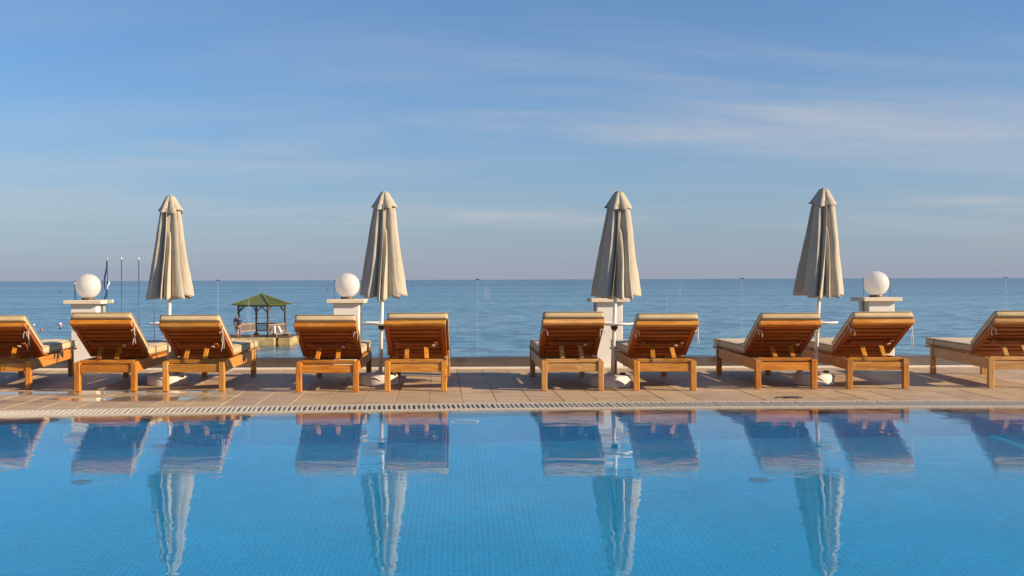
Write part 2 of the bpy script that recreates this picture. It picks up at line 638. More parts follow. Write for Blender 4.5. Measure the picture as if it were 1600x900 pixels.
def tube(bm, pts, r, n=8, caps=True):
    pts = [Vector(p) for p in pts]
    rings = []
    for i, p in enumerate(pts):
        d = (pts[min(i + 1, len(pts) - 1)] - pts[max(i - 1, 0)]).normalized()
        u = d.orthogonal().normalized() if i == 0 else (u - d * u.dot(d)).normalized()
        v = d.cross(u)
        rr = r[i] if isinstance(r, (list, tuple)) else r
        rings.append([bm.verts.new(p + (u * math.cos(2 * math.pi * k / n) + v * math.sin(2 * math.pi * k / n)) * rr) for k in range(n)])
    for A, B in zip(rings, rings[1:]):
        for k in range(n):
            bm.faces.new((A[k], A[(k + 1) % n], B[(k + 1) % n], B[k]))
    if caps:
        bm.faces.new(rings[0][::-1])
        bm.faces.new(rings[-1])


def lathe(bm, prof, n=32, c=(0, 0)):
    rings = []
    for r, z in prof:
        if r < 1e-5:
            rings.append([bm.verts.new((c[0], c[1], z))])
        else:
            rings.append([bm.verts.new((c[0] + r * math.cos(2 * math.pi * k / n), c[1] + r * math.sin(2 * math.pi * k / n), z)) for k in range(n)])
    for A, B in zip(rings, rings[1:]):
        for k in range(n):
            a = A if len(A) == 1 else None
            if len(A) == 1 and len(B) > 1:
                bm.faces.new((A[0], B[(k + 1) % n], B[k]))
            elif len(B) == 1 and len(A) > 1:
                bm.faces.new((A[k], A[(k + 1) % n], B[0]))
            elif len(A) > 1:
                bm.faces.new((A[k], A[(k + 1) % n], B[(k + 1) % n], B[k]))


def smooth_by_angle(o, ang=40):
    me = o.data
    bm = bmesh.new()
    bm.from_mesh(me)
    for f in bm.faces:
        f.smooth = True
    for e in bm.edges:
        e.smooth = len(e.link_faces) == 2 and e.calc_face_angle(0) < R(ang)
    bm.to_mesh(me)
    bm.free()
    return o

# ------------------------------------------------------------------ pool, paving, terrace


def edge_y(x):
    """pool edge, a gentle curve"""
    x = max(-9.0, min(9.0, x))
    return 10.25 + 0.066 * x - 0.0100 * x * x


def edge_n(x):
    s = 0.066 - 0.0200 * x
    return Vector((-s, 1.0, 0)).normalized()


def off(x, d):
    p = Vector((x, edge_y(x), 0)) + edge_n(x) * d
    return p


WATER_Z, POOL_Z = -0.012, -1.70
XS = [-8.8 + 0.2 * i for i in range(89)]


def strip(d0, d1, z, x_list=XS):
    """ribbon that follows the pool edge, from offset d0 to d1"""
    bm = bmesh.new()
    A = [bm.verts.new(off(x, d0) + Vector((0, 0, z))) for x in x_list]
    B = [bm.verts.new(off(x, d1) + Vector((0, 0, z))) for x in x_list]
    for i in range(len(x_list) - 1):
        bm.faces.new((A[i], A[i + 1], B[i + 1], B[i]))
    return bm


def solid_strip(d0, d1, z0, z1, x_list=XS):
    bm = bmesh.new()
    P = []
    for x in x_list:
        a, b = off(x, d0), off(x, d1)
        P.append([bm.verts.new((a.x, a.y, z0)), bm.verts.new((b.x, b.y, z0)), bm.verts.new((b.x, b.y, z1)), bm.verts.new((a.x, a.y, z1))])
    for A, B in zip(P, P[1:]):
        for k in range(4):
            bm.faces.new((A[k], B[k], B[(k + 1) % 4], A[(k + 1) % 4]))
    bm.faces.new(P[0])
    bm.faces.new(P[-1][::-1])
    bmesh.ops.recalc_face_normals(bm, faces=bm.faces)
    return bm


POOL_X0, POOL_X1, POOL_Y0 = off(XS[0], 0).x, off(XS[-1], 0).x, 1.6
# basin floor and walls
bm = bmesh.new()
A = [bm.verts.new((off(x, 0).x, POOL_Y0, POOL_Z)) for x in XS]
B = [bm.verts.new((off(x, 0).x, off(x, 0).y, POOL_Z)) for x in XS]
for i in range(len(XS) - 1):
    bm.faces.new((A[i], A[i + 1], B[i + 1], B[i]))
pool_floor = tag(link_mesh('pool_floor', bm, 'pool_mosaic_floor'), kind='structure')
bm = bmesh.new()
lo = [bm.verts.new((off(x, 0).x, off(x, 0).y, POOL_Z)) for x in XS]
hi = [bm.verts.new((off(x, 0).x, off(x, 0).y, -0.045)) for x in XS]
for i in range(len(XS) - 1):
    bm.faces.new((lo[i], lo[i + 1], hi[i + 1], hi[i]))
c = [(POOL_X0, POOL_Y0), (POOL_X1, POOL_Y0)]
l0, l1 = bm.verts.new((*c[0], POOL_Z)), bm.verts.new((*c[1], POOL_Z))
h0, h1 = bm.verts.new((*c[0], 0)), bm.verts.new((*c[1], 0))
bm.faces.new((l0, l1, h1, h0))
bm.faces.new((l0, lo[0], hi[0], h0))
bm.faces.new((lo[-1], l1, h1, hi[-1]))
pool_wall = tag(link_mesh('pool_wall', bm, 'pool_mosaic_wall'), kind='structure')
lip = tag(link_mesh('pool_lip', solid_strip(0.0, 0.22, -0.30, -0.040), 'lip_tile'), kind='structure')
# water sheet up to the overflow grate
bm = bmesh.new()
NY = 40
grid = []
for x in XS:
    p0 = Vector((off(x, 0).x, POOL_Y0, 0))
    p1 = off(x, 0.218)
    grid.append([bm.verts.new((p0.x + (p1.x - p0.x) * j / NY, p0.y + (p1.y - p0.y) * j / NY, WATER_Z)) for j in range(NY + 1)])
for i in range(len(XS) - 1):
    for j in range(NY):
        bm.faces.new((grid[i][j], grid[i + 1][j], grid[i + 1][j + 1], grid[i][j + 1]))
water = tag(link_mesh('pool_water', bm, 'pool_water', smooth=True), kind='structure')

# overflow channel with its grate: white cross slats between two rims
grate = tag(bpy.data.objects.new('overflow_grate', None), kind='structure')
COL.objects.link(grate)
link_mesh('channel_bed', strip(0.222, 0.62, -0.09), 'channel_dark', grate)
link_mesh('grate_rim', solid_strip(0.222, 0.236, -0.12, 0.002), 'grate_plastic', grate)
link_mesh('grate_rim', solid_strip(0.608, 0.622, -0.12, 0.004), 'grate_plastic', grate)
slat_me = None
x = -6.35
k = 0
slat_bm = boxmesh(-0.0125, 0.0125, 0.237, 0.607, -0.022, 0.003, bev=0.003)
slat_me = bpy.data.meshes.new('grate_slat')
slat_bm.to_mesh(slat_me); slat_bm.free()
while k < 290:
    o = link('grate_slat', slat_me, 'grate_plastic', grate)
    nrm = edge_n(x)
    o.location = (x, edge_y(x), random.uniform(-0.001, 0.001))
    o.rotation_euler = (0, 0, math.atan2(-nrm.x, nrm.y) + random.uniform(-0.012, 0.012))
    x += 0.0465 / math.sqrt(1 + (0.066 - 0.02 * x) ** 2)
    k += 1

coping = tag(link_mesh('pool_coping', solid_strip(0.624, 0.700, -0.2, 0.006), 'coping_stone'), kind='structure')
# paving: bed of dark grout with separate tiles standing in it
bm = solid_strip(0.702, 0.80, -0.3, -0.008)
DECK_END = 15.78
P = [(off(x, 0.70).x, off(x, 0.70).y) for x in XS]
A = [bm.verts.new((px, py + 0.08, -0.0085)) for px, py in P]
B = [bm.verts.new((px, DECK_END, -0.0085)) for px, py in P]
for i in range(len(P) - 1):
    bm.faces.new((A[i], A[i + 1], B[i + 1], B[i]))
deck = tag(link_mesh('pool_deck', bm, 'joint_grout'), kind='structure')
TW, TD, JG = 0.335, 1.0, 0.0045
rows = [(None, 12.06), (12.06, 13.06), (13.06, 14.06), (14.06, 15.06), (15.06, 15.78)]
VPX = -0.02                                   # joints run very slightly askew of the fence
tile_count = 0
for ri, (y0, y1) in enumerate(rows):
    half = 8.0 if ri == 0 else 7.9
    n0 = -24
    for i in range(n0, 27):
        xa = i * TW + 0.006
        xb = xa + TW - JG
        if xb < -7.2 or xa > 8.6 or tile_count >= 296:
            continue
        def sk(x, y): return x + VPX * (y - 11.0)
        bm = bmesh.new()
        if y0 is None:
            ya, yb = off(xa, 0.704).y, off(xb, 0.704).y
        else:
            ya = yb = y0 + JG
        zt = random.uniform(-0.0012, 0.0012)
        tl = random.uniform(-0.0012, 0.0012)
        ins = 0.003
        pts = [(xa, ya), (xb, yb), (xb, y1), (xa, y1)]
        cx, cy_ = (xa + xb) / 2, (ya + y1) / 2
        lowv = [bm.verts.new((sk(px, py), py, -0.02)) for px, py in pts]
        midv = [bm.verts.new((sk(px, py), py, zt - 0.0025)) for px, py in pts]
        topv = [bm.verts.new((sk(px + (ins if px < cx else -ins), py), py + (ins if py < cy_ else -ins), zt + tl * (1 if px < cx else -1))) for px, py in pts]
        for k in range(4):
            j = (k + 1) % 4
            bm.faces.new((lowv[k], lowv[j], midv[j], midv[k]))
            bm.faces.new((midv[k], midv[j], topv[j], topv[k]))
        bm.faces.new(topv)
        link_mesh('tile', bm, 'deck_tile', deck)
        tile_count += 1

# pale kerb strip under the balustrade, terrace wall down to the beach
kerb = tag(link_mesh('kerb_strip', boxmesh(-8.9, 9.4, 15.14, 15.248, -0.02, 0.022, bev=0.004), 'kerb_stone'), kind='structure')
wall = link_mesh('retaining_wall', boxmesh(-12, 13, 15.78, 16.05, -4.6, 0.01), 'terrace_wall')
tag(wall, 'pale retaining wall holding up the far edge of the pool terrace', 'wall')
bm = boxmesh(-9.2, 9.2, -6, POOL_Y0 - 0.002, -0.4, 0.0)
tag(link_mesh('near_paving', bm, 'coping_stone'), kind='structure')
bm = bmesh.new()
vv = [bm.verts.new(p) for p in ((-60, 16.05, -3.6), (60, 16.05, -3.6), (60, 42, -4.6), (-60, 42, -4.6))]
bm.faces.new(vv)
tag(link_mesh('beach', bm, 'beach_sand'), kind='structure')
SEA_Z = -4.2
bm = bmesh.new()
ys = [30, 60, 120, 300, 1000, 5000, 60000]
for a, b in zip(ys, ys[1:]):
    q = [bm.verts.new(p) for p in ((-60000, a, SEA_Z), (60000, a, SEA_Z), (60000, b, SEA_Z), (-60000, b, SEA_Z))]
    bm.faces.new(q)
bmesh.ops.remove_doubles(bm, verts=bm.verts, dist=0.01)
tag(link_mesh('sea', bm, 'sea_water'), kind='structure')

# pool fittings seen under the water
t = thing('pool_light', 'round white underwater lamp on the far pool wall under the middle loungers', 'pool light', (0.012, 10.25, -0.56))
bm = bmesh.new()
lathe(bm, [(0.128, 0.0), (0.140, 0.012), (0.135, 0.026), (0.118, 0.030), (0.104, 0.022)], 32)
bmesh.ops.rotate(bm, verts=bm.verts, matrix=Matrix.Rotation(R(90), 3, 'X'))
o = link_mesh('ring', bm, 'lens_ring', t, smooth=True)
bm = bmesh.new()
lathe(bm, [(0.106, 0.004), (0.09, 0.014), (0.05, 0.02), (0, 0.021)], 28)
bmesh.ops.rotate(bm, verts=bm.verts, matrix=Matrix.Rotation(R(90), 3, 'X'))
o = link_mesh('lens', bm, 'lens_glass', t, smooth=True)
for (dx, dy), lab in (((-2.91, 8.55), 'dark round drain on the pool floor below the left-hand loungers'),
                      ((2.27, 8.57), 'dark round drain on the pool floor right of the middle, below the right-hand parasols')):
    t = thing('floor_drain', lab, 'drain', (dx, dy, POOL_Z), 0, 'drains in the pool floor')
    bm = bmesh.new()
    lathe(bm, [(0.080, 0.001), (0.078, 0.010), (0.068, 0.012), (0.065, 0.006), (0, 0.006)], 28)
    link_mesh('rim', bm, 'drain_grey', t)
    bm = bmesh.new()
    for i in range(-3, 4):
        L = math.sqrt(0.064 ** 2 - (i * 0.018) ** 2)
        box(bm, -L, L, i * 0.018 - 0.005, i * 0.018 + 0.005, 0.007, 0.011)
    link_mesh('grid', bm, 'drain_grey', t)

# ------------------------------------------------------------------ balustrade
PILLARS = [(-5.156, 'left'), (-1.582, 'midleft'), (2.010, 'midright'), (5.712, 'right')]
PW = 0.174
PLAB = {
    'left': 'white plaster pillar behind the lounger nearest the left parasol, leftmost of the row',
    'midleft': 'white plaster pillar just left of the second parasol, its cap in full view',
    'midright': 'white plaster pillar hidden down to its shaft behind the third parasol',
    'right': 'white plaster pillar right of the rightmost parasol',
}
for px, key in PILLARS:
    t = thing('pillar', PLAB[key], 'pillar', (px, 15.25, 0), 0, 'white pillars along the balustrade')
    link_mesh('shaft', boxmesh(-PW, PW, 0, 0.40, 0, 0.893, bev=0.006), 'white_plaster', t)
    link_mesh('cap', boxmesh(-PW - 0.085, PW + 0.085, -0.060, 0.485, 0.893, 0.945, bev=0.005), 'cap_stone', t)
    for s in (-1, 1):
        link_mesh('glass_channel', boxmesh(s * (PW + 0.011) - 0.009, s * (PW + 0.011) + 0.009, 0.17, 0.225, 0.152, 0.888), 'brushed_steel', t)
    lab = {'left': 'white globe lamp left of the flagpoles, on the leftmost pillar',
           'midleft': 'white globe lamp touching the second parasol from the left',
           'midright': 'white globe lamp hidden behind the third parasol, seen only mirrored in the pool',
           'right': 'white globe lamp right of the rightmost parasol'}[key]
    gl = thing('globe_lamp', lab, 'globe lamp', (px, 15.45, 0.945), 0, 'globe lamps on the pillars')
    bm = bmesh.new()
    lathe(bm, [(0, 0.0), (0.092, 0.0), (0.095, 0.012), (0.088, 0.030), (0.075, 0.034), (0, 0.034)], 28)
    link_mesh('collar', bm, 'collar_dark', gl)
    bm = bmesh.new()
    bmesh.ops.create_uvsphere(bm, u_segments=48, v_segments=32, radius=0.171)
    bmesh.ops.translate(bm, verts=bm.verts, vec=(0, 0, 0.189))
    link_mesh('globe', bm, 'opal_globe', gl, smooth=True)

GLY = 15.45
JOINTS = [-6.95, -3.369, 0.214, 3.861, 7.50]
ends = [-8.7] + [v for px, _ in PILLARS for v in (px - PW - 0.003, px + PW + 0.003)] + [9.2]
bays = [(ends[i], ends[i + 1]) for i in range(0, len(ends), 2)]
BAYLAB = ['clear glass balustrade bay at the left edge, left of the leftmost pillar',
          'clear glass balustrade bay in front of the green-roofed gazebo',
          'clear glass balustrade bay in the open middle between second and third parasols',
          'clear glass balustrade bay between the two right-hand parasols',
          'clear glass balustrade bay at the right edge, right of the rightmost pillar']
for (xa, xb), j, lab in zip(bays, JOINTS, BAYLAB):
    t = thing('glass_balustrade', lab, 'balustrade', (j, GLY, 0), 0, 'glass bays of the balustrade')
    for a, b in ((xa, j - 0.006), (j + 0.006, xb)):
        link_mesh('pane', boxmesh(a - j + 0.02, b - j - 0.004, -0.006, 0.006, 0.10, 1.213), 'balustrade_glass', t)
    bm = boxmesh(xa - j, xb - j, -0.15, 0.05, 0.0, 0.146, bev=0.004)
    link_mesh('base_rail', bm, 'brushed_steel', t)
    bm = boxmesh(-0.026, 0.026, -0.009, 0.009, 1.206, 1.216, bev=0.003)
    link_mesh('clip', bm, 'black_plastic', t)
    link_mesh('seal', boxmesh(-0.0055, 0.0055, -0.005, 0.005, 0.147, 1.205), 'joint_seal', t)
    for xe in (xa - j + 0.014, xb - j + 0.002):
        link_mesh('edge_trim', boxmesh(xe - 0.004, xe + 0.004, -0.008, 0.008, 0.147, 1.214), 'joint_seal_dark', t)

# ------------------------------------------------------------------ loungers
W = 0.675
BACK_A = R(28.5)
HINGE = Vector((0, 0.53, 0.372))
BL = 0.785


def back_matrix(ang):
    """local frame of the backrest: x across, y up along the back, z out of its upper (cushion) side"""
    d = Vector((0, -math.cos(ang), math.sin(ang)))
    n = Vector((0, math.sin(ang), math.cos(ang)))
    xx = d.cross(n)
    return Matrix.Translation(HINGE) @ Matrix((xx, d, n)).transposed().to_4x4()


def soft_box(x0, x1, y0, y1, z0, z1, bev, mat=None, puff=0.008, seed=0):
    bm = bmesh.new()
    nx, ny = 8, 12
    top, bot = [], []
    for i in range(nx + 1):
        ct, cb = [], []
        for j in range(ny + 1):
            u, v = i / nx, j / ny
            px, py = x0 + (x1 - x0) * u, y0 + (y1 - y0) * v
            e = min(u, 1 - u) * (x1 - x0)
            f = min(v, 1 - v) * (y1 - y0)
            r = min(1.0, min(e, f) / 0.10)
            wob = noise.noise(Vector((px * 4 + seed * 3.1, py * 4, seed))) * 0.020
            ct.append(bm.verts.new((px, py, z1 + puff * r + wob * r)))
            cb.append(bm.verts.new((px, py, z0)))
        top.append(ct)
        bot.append(cb)
    for i in range(nx):
        for j in range(ny):
            bm.faces.new((top[i][j], top[i + 1][j], top[i + 1][j + 1], top[i][j + 1]))
            bm.faces.new((bot[i][j], bot[i][j + 1], bot[i + 1][j + 1], bot[i + 1][j]))
    for j in range(ny):
        bm.faces.new((top[0][j], top[0][j + 1], bot[0][j + 1], bot[0][j]))
        bm.faces.new((top[nx][j + 1], top[nx][j], bot[nx][j], bot[nx][j + 1]))
    for i in range(nx):
        bm.faces.new((top[i + 1][0], top[i][0], bot[i][0], bot[i + 1][0]))
        bm.faces.new((top[i][ny], top[i + 1][ny], bot[i + 1][ny], bot[i][ny]))
    bmesh.ops.recalc_face_normals(bm, faces=bm.faces)
    es = [e for e in bm.edges if len(e.link_faces) == 2 and e.calc_face_angle(0) > R(60)]
    bmesh.ops.bevel(bm, geom=es, offset=bev, segments=3, affect='EDGES', profile=0.5)
    if mat is not None:
        bmesh.ops.transform(bm, matrix=mat, verts=bm.verts)
    return bm


def frame_loop(x0, x1, y0, y1, z, mat=None, r=0.006):
    q = 0.03
    pts = []
    for cx, cy_, a0 in ((x1 - q, y1 - q, 0), (x0 + q, y1 - q, 90), (x0 + q, y0 + q, 180), (x1 - q, y0 + q, 270)):
        for k in range(4):
            a = R(a0 + k * 30)
            pts.append(Vector((cx + q * math.cos(a), cy_ + q * math.sin(a), z)))
    pts.append(pts[0].copy())
    if mat is not None:
        pts = [mat @ p for p in pts]
    bm = bmesh.new()
    tube(bm, pts, r, 6, caps=False)
    return bm


def lounger(label, X, Y, rot, tone, seed, cush_dx=0.0, ang=None, ties=('r',)):
    rnd = random.Random(seed)
    ang = BACK_A + R(rnd.uniform(-1.9, 1.7)) if ang is None else ang
    t = thing('sun_lounger', label, 'sun lounger', (X, Y, 0), rot, 'sun loungers lined up along the pool')
    wx, wy, wz = (wood(tone, a) for a in 'xyz')
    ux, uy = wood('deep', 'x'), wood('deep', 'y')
    h = W / 2
    L = 2.06
    FY = 1.80                                        # foot legs
    for s in (-1, 1):
        for y0 in (0.0, FY):
            bm = boxmesh(min(s * h, s * (h - .062)), max(s * h, s * (h - .062)), y0, y0 + .062, 0, .322, bev=.006)
            link_mesh('leg', bm, wz, t)
        # side rail, notched between the legs and running out past the foot leg
        bm = bmesh.new()
        beam(bm, (s * (h - .024), 0.064, .268), (s * (h - .024), FY - 0.002, .286), .034, .118, .004)
        beam(bm, (s * (h - .0235), FY - 0.0005, .3365), (s * (h - .0235), L, .339), .036, .026, .004)
        link_mesh('side_rail', bm, wy, t)
    link_mesh('head_board', boxmesh(-h + .063, h - .063, .012, .038, .207, .294, bev=.004), wx, t)
    link_mesh('foot_board', boxmesh(-h + .063, h - .063, FY + .02, FY + .046, .225, .315, bev=.004), wx, t)
    bm = boxmesh(-h + .045, h - .045, .085, .135, .296, .340, bev=.008)
    link_mesh('cross_bar', bm, wx, t)
    # seat slats under the cushion
    for k in range(11):
        y = .60 + k * .133
        link_mesh('seat_slat', boxmesh(-h + .045, h - .045, y, y + .10, .340, .358, bev=.003), wx, t)
    # backrest: stiles and rails, slats, props
    M = back_matrix(ang)
    bw = 0.33
    bm = bmesh.new()
    for s in (-1, 1):
        a, b = sorted((s * bw, s * (bw - .056)))
        box(bm, a, b, -0.02, BL - .061, -.020, .022, .005, M)
    box(bm, -bw + .058, bw - .058, -0.02, .04, -.018, .018, .004, M)
    b = link_mesh('backrest', bm, uy, t)
    link_mesh('top_rail', boxmesh(-bw - .002, bw + .002, BL - .059, BL, -.022, .030, bev=.006, mat=M), wx, b)
    for k in range(7):
        y = .058 + k * .0975
        link_mesh('slat', boxmesh(-bw + .058, bw - .058, y, y + .064, -.014, .010, bev=.003, mat=M), ux, b)
    bm = bmesh.new()
    box(bm, -bw + .10, bw - .10, .325, .365, -.058, -.022, .004, M)
    for s in (-1, 1):
        box(bm, s * (bw - .12) - .022, s * (bw - .12) + .022, 0.305, .395, -.056, -.0215, .004, M)
    link_mesh('prop_bar', bm, ux, b)
    top = M @ Vector((0, .325, -.064))
    for s in (-1, 1):
        bm = bmesh.new()
        dx = rnd.uniform(-.012, .012)
        beam(bm, (s * .108 + dx, .088, .350), (s * .104, top.y, top.z), .048, .018, .003)
        link_mesh('prop', bm, wy, t)
    bm = boxmesh(-.017, .017, -.015, .015, -.008, .008, bev=.003, mat=M @ Matrix.Translation((rnd.uniform(.15, .19) * -1, 0.355, -.066)))
    link_mesh('bracket', bm, 'bracket_metal', b)
    # added dark sheet, painting the shade in the gaps between the slats
    link_mesh('gap_shade_sheet', boxmesh(-.312 + cush_dx, .312 + cush_dx, .02, BL - .02, .0235, .033, mat=M), 'gap_shade', b)
    # cushions
    cx = cush_dx
    bm = soft_box(-.322 + cx, .322 + cx, 0.0, BL + .026, .034, .103, .022, M, seed=seed)
    bc = link_mesh('back_cushion', bm, 'cushion_fabric', t, smooth=True)
    link_mesh('piping', frame_loop(-.323 + cx, .323 + cx, -.001, BL + .027, .099, M, .0050), 'piping', bc, smooth=True)
    link_mesh('piping', frame_loop(-.323 + cx, .323 + cx, -.001, BL + .027, .042, M, .0050), 'piping', bc, smooth=True)
    bm = soft_box(-.318 + cx, .318 + cx, .52, L + .03, .362, .446, .022, None, seed=seed + 50)
    sc_ = link_mesh('seat_cushion', bm, 'cushion_fabric', t, smooth=True)
    link_mesh('piping', frame_loop(-.319 + cx, .319 + cx, .519, L + .031, .440, None, .0055), 'piping', sc_, smooth=True)
    link_mesh('piping', frame_loop(-.319 + cx, .319 + cx, .519, L + .031, .368, None, .0055), 'piping', sc_, smooth=True)
    # ties: a knot at the stile and two loose ends hanging straight down
    for tk in ties:
        s = 1 if tk[0] == 'l' else -1                # backrest local x runs the other way
        long_ = 'L' in tk
        dark = 'd' in tk
        bm = bmesh.new()
        k0 = M @ Vector((s * (bw + .006), BL - .115, .05))
        k1 = M @ Vector((s * (bw + .010), BL - .115, -.02))
        k2 = M @ Vector((s * (bw - .02), BL - .12, -.036))
        tube(bm, [k0, k1, k2, k2 + Vector((0, -.012, -.012))], .004, 6)
        if long_:
            for q in (0, 1):
                ln = rnd.uniform(.13, .24)
                p = [k1]
                for i in range(1, 6):
                    p.append(k1 + Vector((rnd.uniform(-.006, .006) + (q * .016 - .008) * i / 3, rnd.uniform(-.004, .004) - .006, -ln * i / 5)))
                tube(bm, p, .0040, 6)
        else:
            for q in (-1, 1):
                ln = rnd.uniform(.015, .07)
                sw = rnd.uniform(.012, .034)
                p = [k2, k2 + Vector((q * sw * .6, -.012, rnd.uniform(-.004, .010))), k2 + Vector((q * sw, -.010, -.020)), k2 + Vector((q * sw * rnd.uniform(.7, 1.3), -.012, -.024 - ln))]
                tube(bm, p, .0038, 6)
        link_mesh('cushion_tie', bm, 'dark_cord' if dark else 'tie_cord', bc, smooth=True)
    # strap round the seat cushion near the foot
    bm = bmesh.new()
    s = -1 if X > 0 else 1
    xe = s * (h + .004)
    yy = 1.72
    tube(bm, [(s * .315 + cx, yy, .452), (s * .330 + cx, yy, .445), (xe, yy, .40), (xe, yy, .33), (xe, yy + .01, .26), (xe, yy - .015, .20)], .0045, 6)
    link_mesh('strap', bm, 'dark_cord', sc_, smooth=True)
    return t


LOUNGERS = [
    ('wooden lounger cut off by the left edge of the photo, first of the row', -5.13, 12.41, 5.0, 'amber', ('r', 'rL'), 0.0),
    ('wooden lounger standing right in front of the leftmost white pillar', -3.89, 12.19, 0.4, 'amber', ('l', 'rL'), 0.0),
    ('wooden lounger just right of the leftmost parasol pole, gazebo beyond its foot', -2.93, 12.19, -0.3, 'honey', ('l', 'rL'), 0.0),
    ('wooden lounger just left of the second parasol pole, pillar with globe behind it', -1.456, 12.05, 0.3, 'amber', ('l', 'r'), 0.0),
    ('wooden lounger just right of the second parasol pole, tan cushion shifted left', -0.507, 12.12, -0.5, 'honey', (), -0.03),
    ('wooden lounger just left of the third parasol pole', 1.192, 12.10, 0.4, 'pale', ('l', 'r'), 0.0),
    ('wooden lounger just right of the third parasol pole', 2.185, 12.07, -0.2, 'honey', ('l', 'rL'), 0.0),
    ('wooden lounger just left of the rightmost parasol pole', 3.528, 12.19, 0.3, 'amber', ('l', 'r'), 0.0),
    ('wooden lounger in front of the rightmost pillar, a loose tie hanging off its right side', 4.530, 12.20, 0.0, 'honey', ('l', 'rL'), 0.0),
    ('wooden lounger cut off by the right edge of the photo, last of the row', 6.09, 12.22, -4.0, 'pale', ('l',), 0.0),
]
for i, (lab, X, Y, rz, tone, ties, cdx) in enumerate(LOUNGERS):
    lounger(lab, X, Y, R(rz), tone, i + 1, cdx, None, ties)

# ------------------------------------------------------------------ parasols
VALLEY = [-96, -19, -5, 20, 52, 98, 150, 205, 240]   # folds, degrees from the front


def canopy(seed, z_top, z_bot, cap=False):
    """closed canopy: cloth gathered in folds that lap over one another the same way round"""
    rnd = random.Random(seed)
    val = [v + rnd.uniform(-6, 6) for v in VALLEY]
    tw = [rnd.uniform(-0.16, 0.16) for _ in VALLEY]
    if cap:
        val = [v + rnd.uniform(-3, 3) for v in (-92, -2, 44, 100, 158, 215)]
    amp = [rnd.uniform(0.88, 1.12) for _ in val]
    dropz = [rnd.uniform(-0.016, 0.012) for _ in val]
    bm = bmesh.new()
    NT, NZ = 260, (16 if cap else 40)
    rings = []
    n = len(val)
    for j in range(NZ + 1):
        t = j / NZ
        ring = []
        for k in range(NT):
            th = val[0] + 360.0 * k / NT
            i = max(q for q in range(n) if val[q] <= th + 1e-6)
            a = val[i]
            b = val[i + 1] if i + 1 < n else val[0] + 360
            u = (th - a) / (b - a)
            wdt = min(1.0, (b - a) / 40.0)
            pk = 0.76                                # crest of each fold lies towards its right side
            s = (u / pk) ** 0.72 if u < pk else max(0.0, (1 - u) / (1 - pk)) ** 0.60
            front = math.cos(R(2 * th))
            if cap:
                Rr = 0.042 + 0.110 * t ** 0.85
                dep = (0.12 + 0.34 * t) * amp[i] * (0.5 + 0.5 * wdt)
                r = Rr * (1.03 + 0.05 * s * t - dep * (1 - s) ** 1.3)
                z = z_top + (z_bot - z_top) * t - 0.020 * front * t ** 3
                if t > 0.55:
                    z += ((t - 0.55) / 0.45) ** 2 * (0.030 * (1 - s) + dropz[i])
            else:
                Rr = 0.110 + 0.160 * t ** 0.95
                dep = (0.40 + 0.20 * t) * (0.55 + 0.45 * wdt) * amp[i]
                if i == 2:                           # the middle fold opens only lower down
                    o_ = max(0.0, min(1.0, (t - 0.25) / 0.5))
                    s = s * o_ ** 0.6 * 0.95
                    dep = 0.30 + 0.10 * t
                r = Rr * (1.02 + 0.06 * s * amp[i] - dep * (1 - s) ** 1.4)
                r *= 1 + 0.018 * math.sin(t * 7 + i * 1.9) + 0.030 * noise.noise(Vector((th * 0.035, t * 6, seed))) + 0.016 * noise.noise(Vector((th * 0.09, t * 3 + th * 0.02, seed + 9)))
                z = z_top + (z_bot - z_top) * t - 0.022 * front * t ** 4
                if t > 0.8:
                    z += (t - 0.8) / 0.2 * (0.040 * (1 - s) + dropz[i])
            ang = R(th) - math.pi / 2 + (0 if cap else (0.10 * math.sin(t * 3.1 + i) + tw[i] * t) * s)
            ring.append(bm.verts.new((r * math.cos(ang), r * math.sin(ang), z)))
        rings.append(ring)
    for A, B in zip(rings, rings[1:]):
        for k in range(NT):
            bm.faces.new((A[k], B[k], B[(k + 1) % NT], A[(k + 1) % NT]))
    if cap:
        bm.faces.new(rings[0][::-1])
    return bm




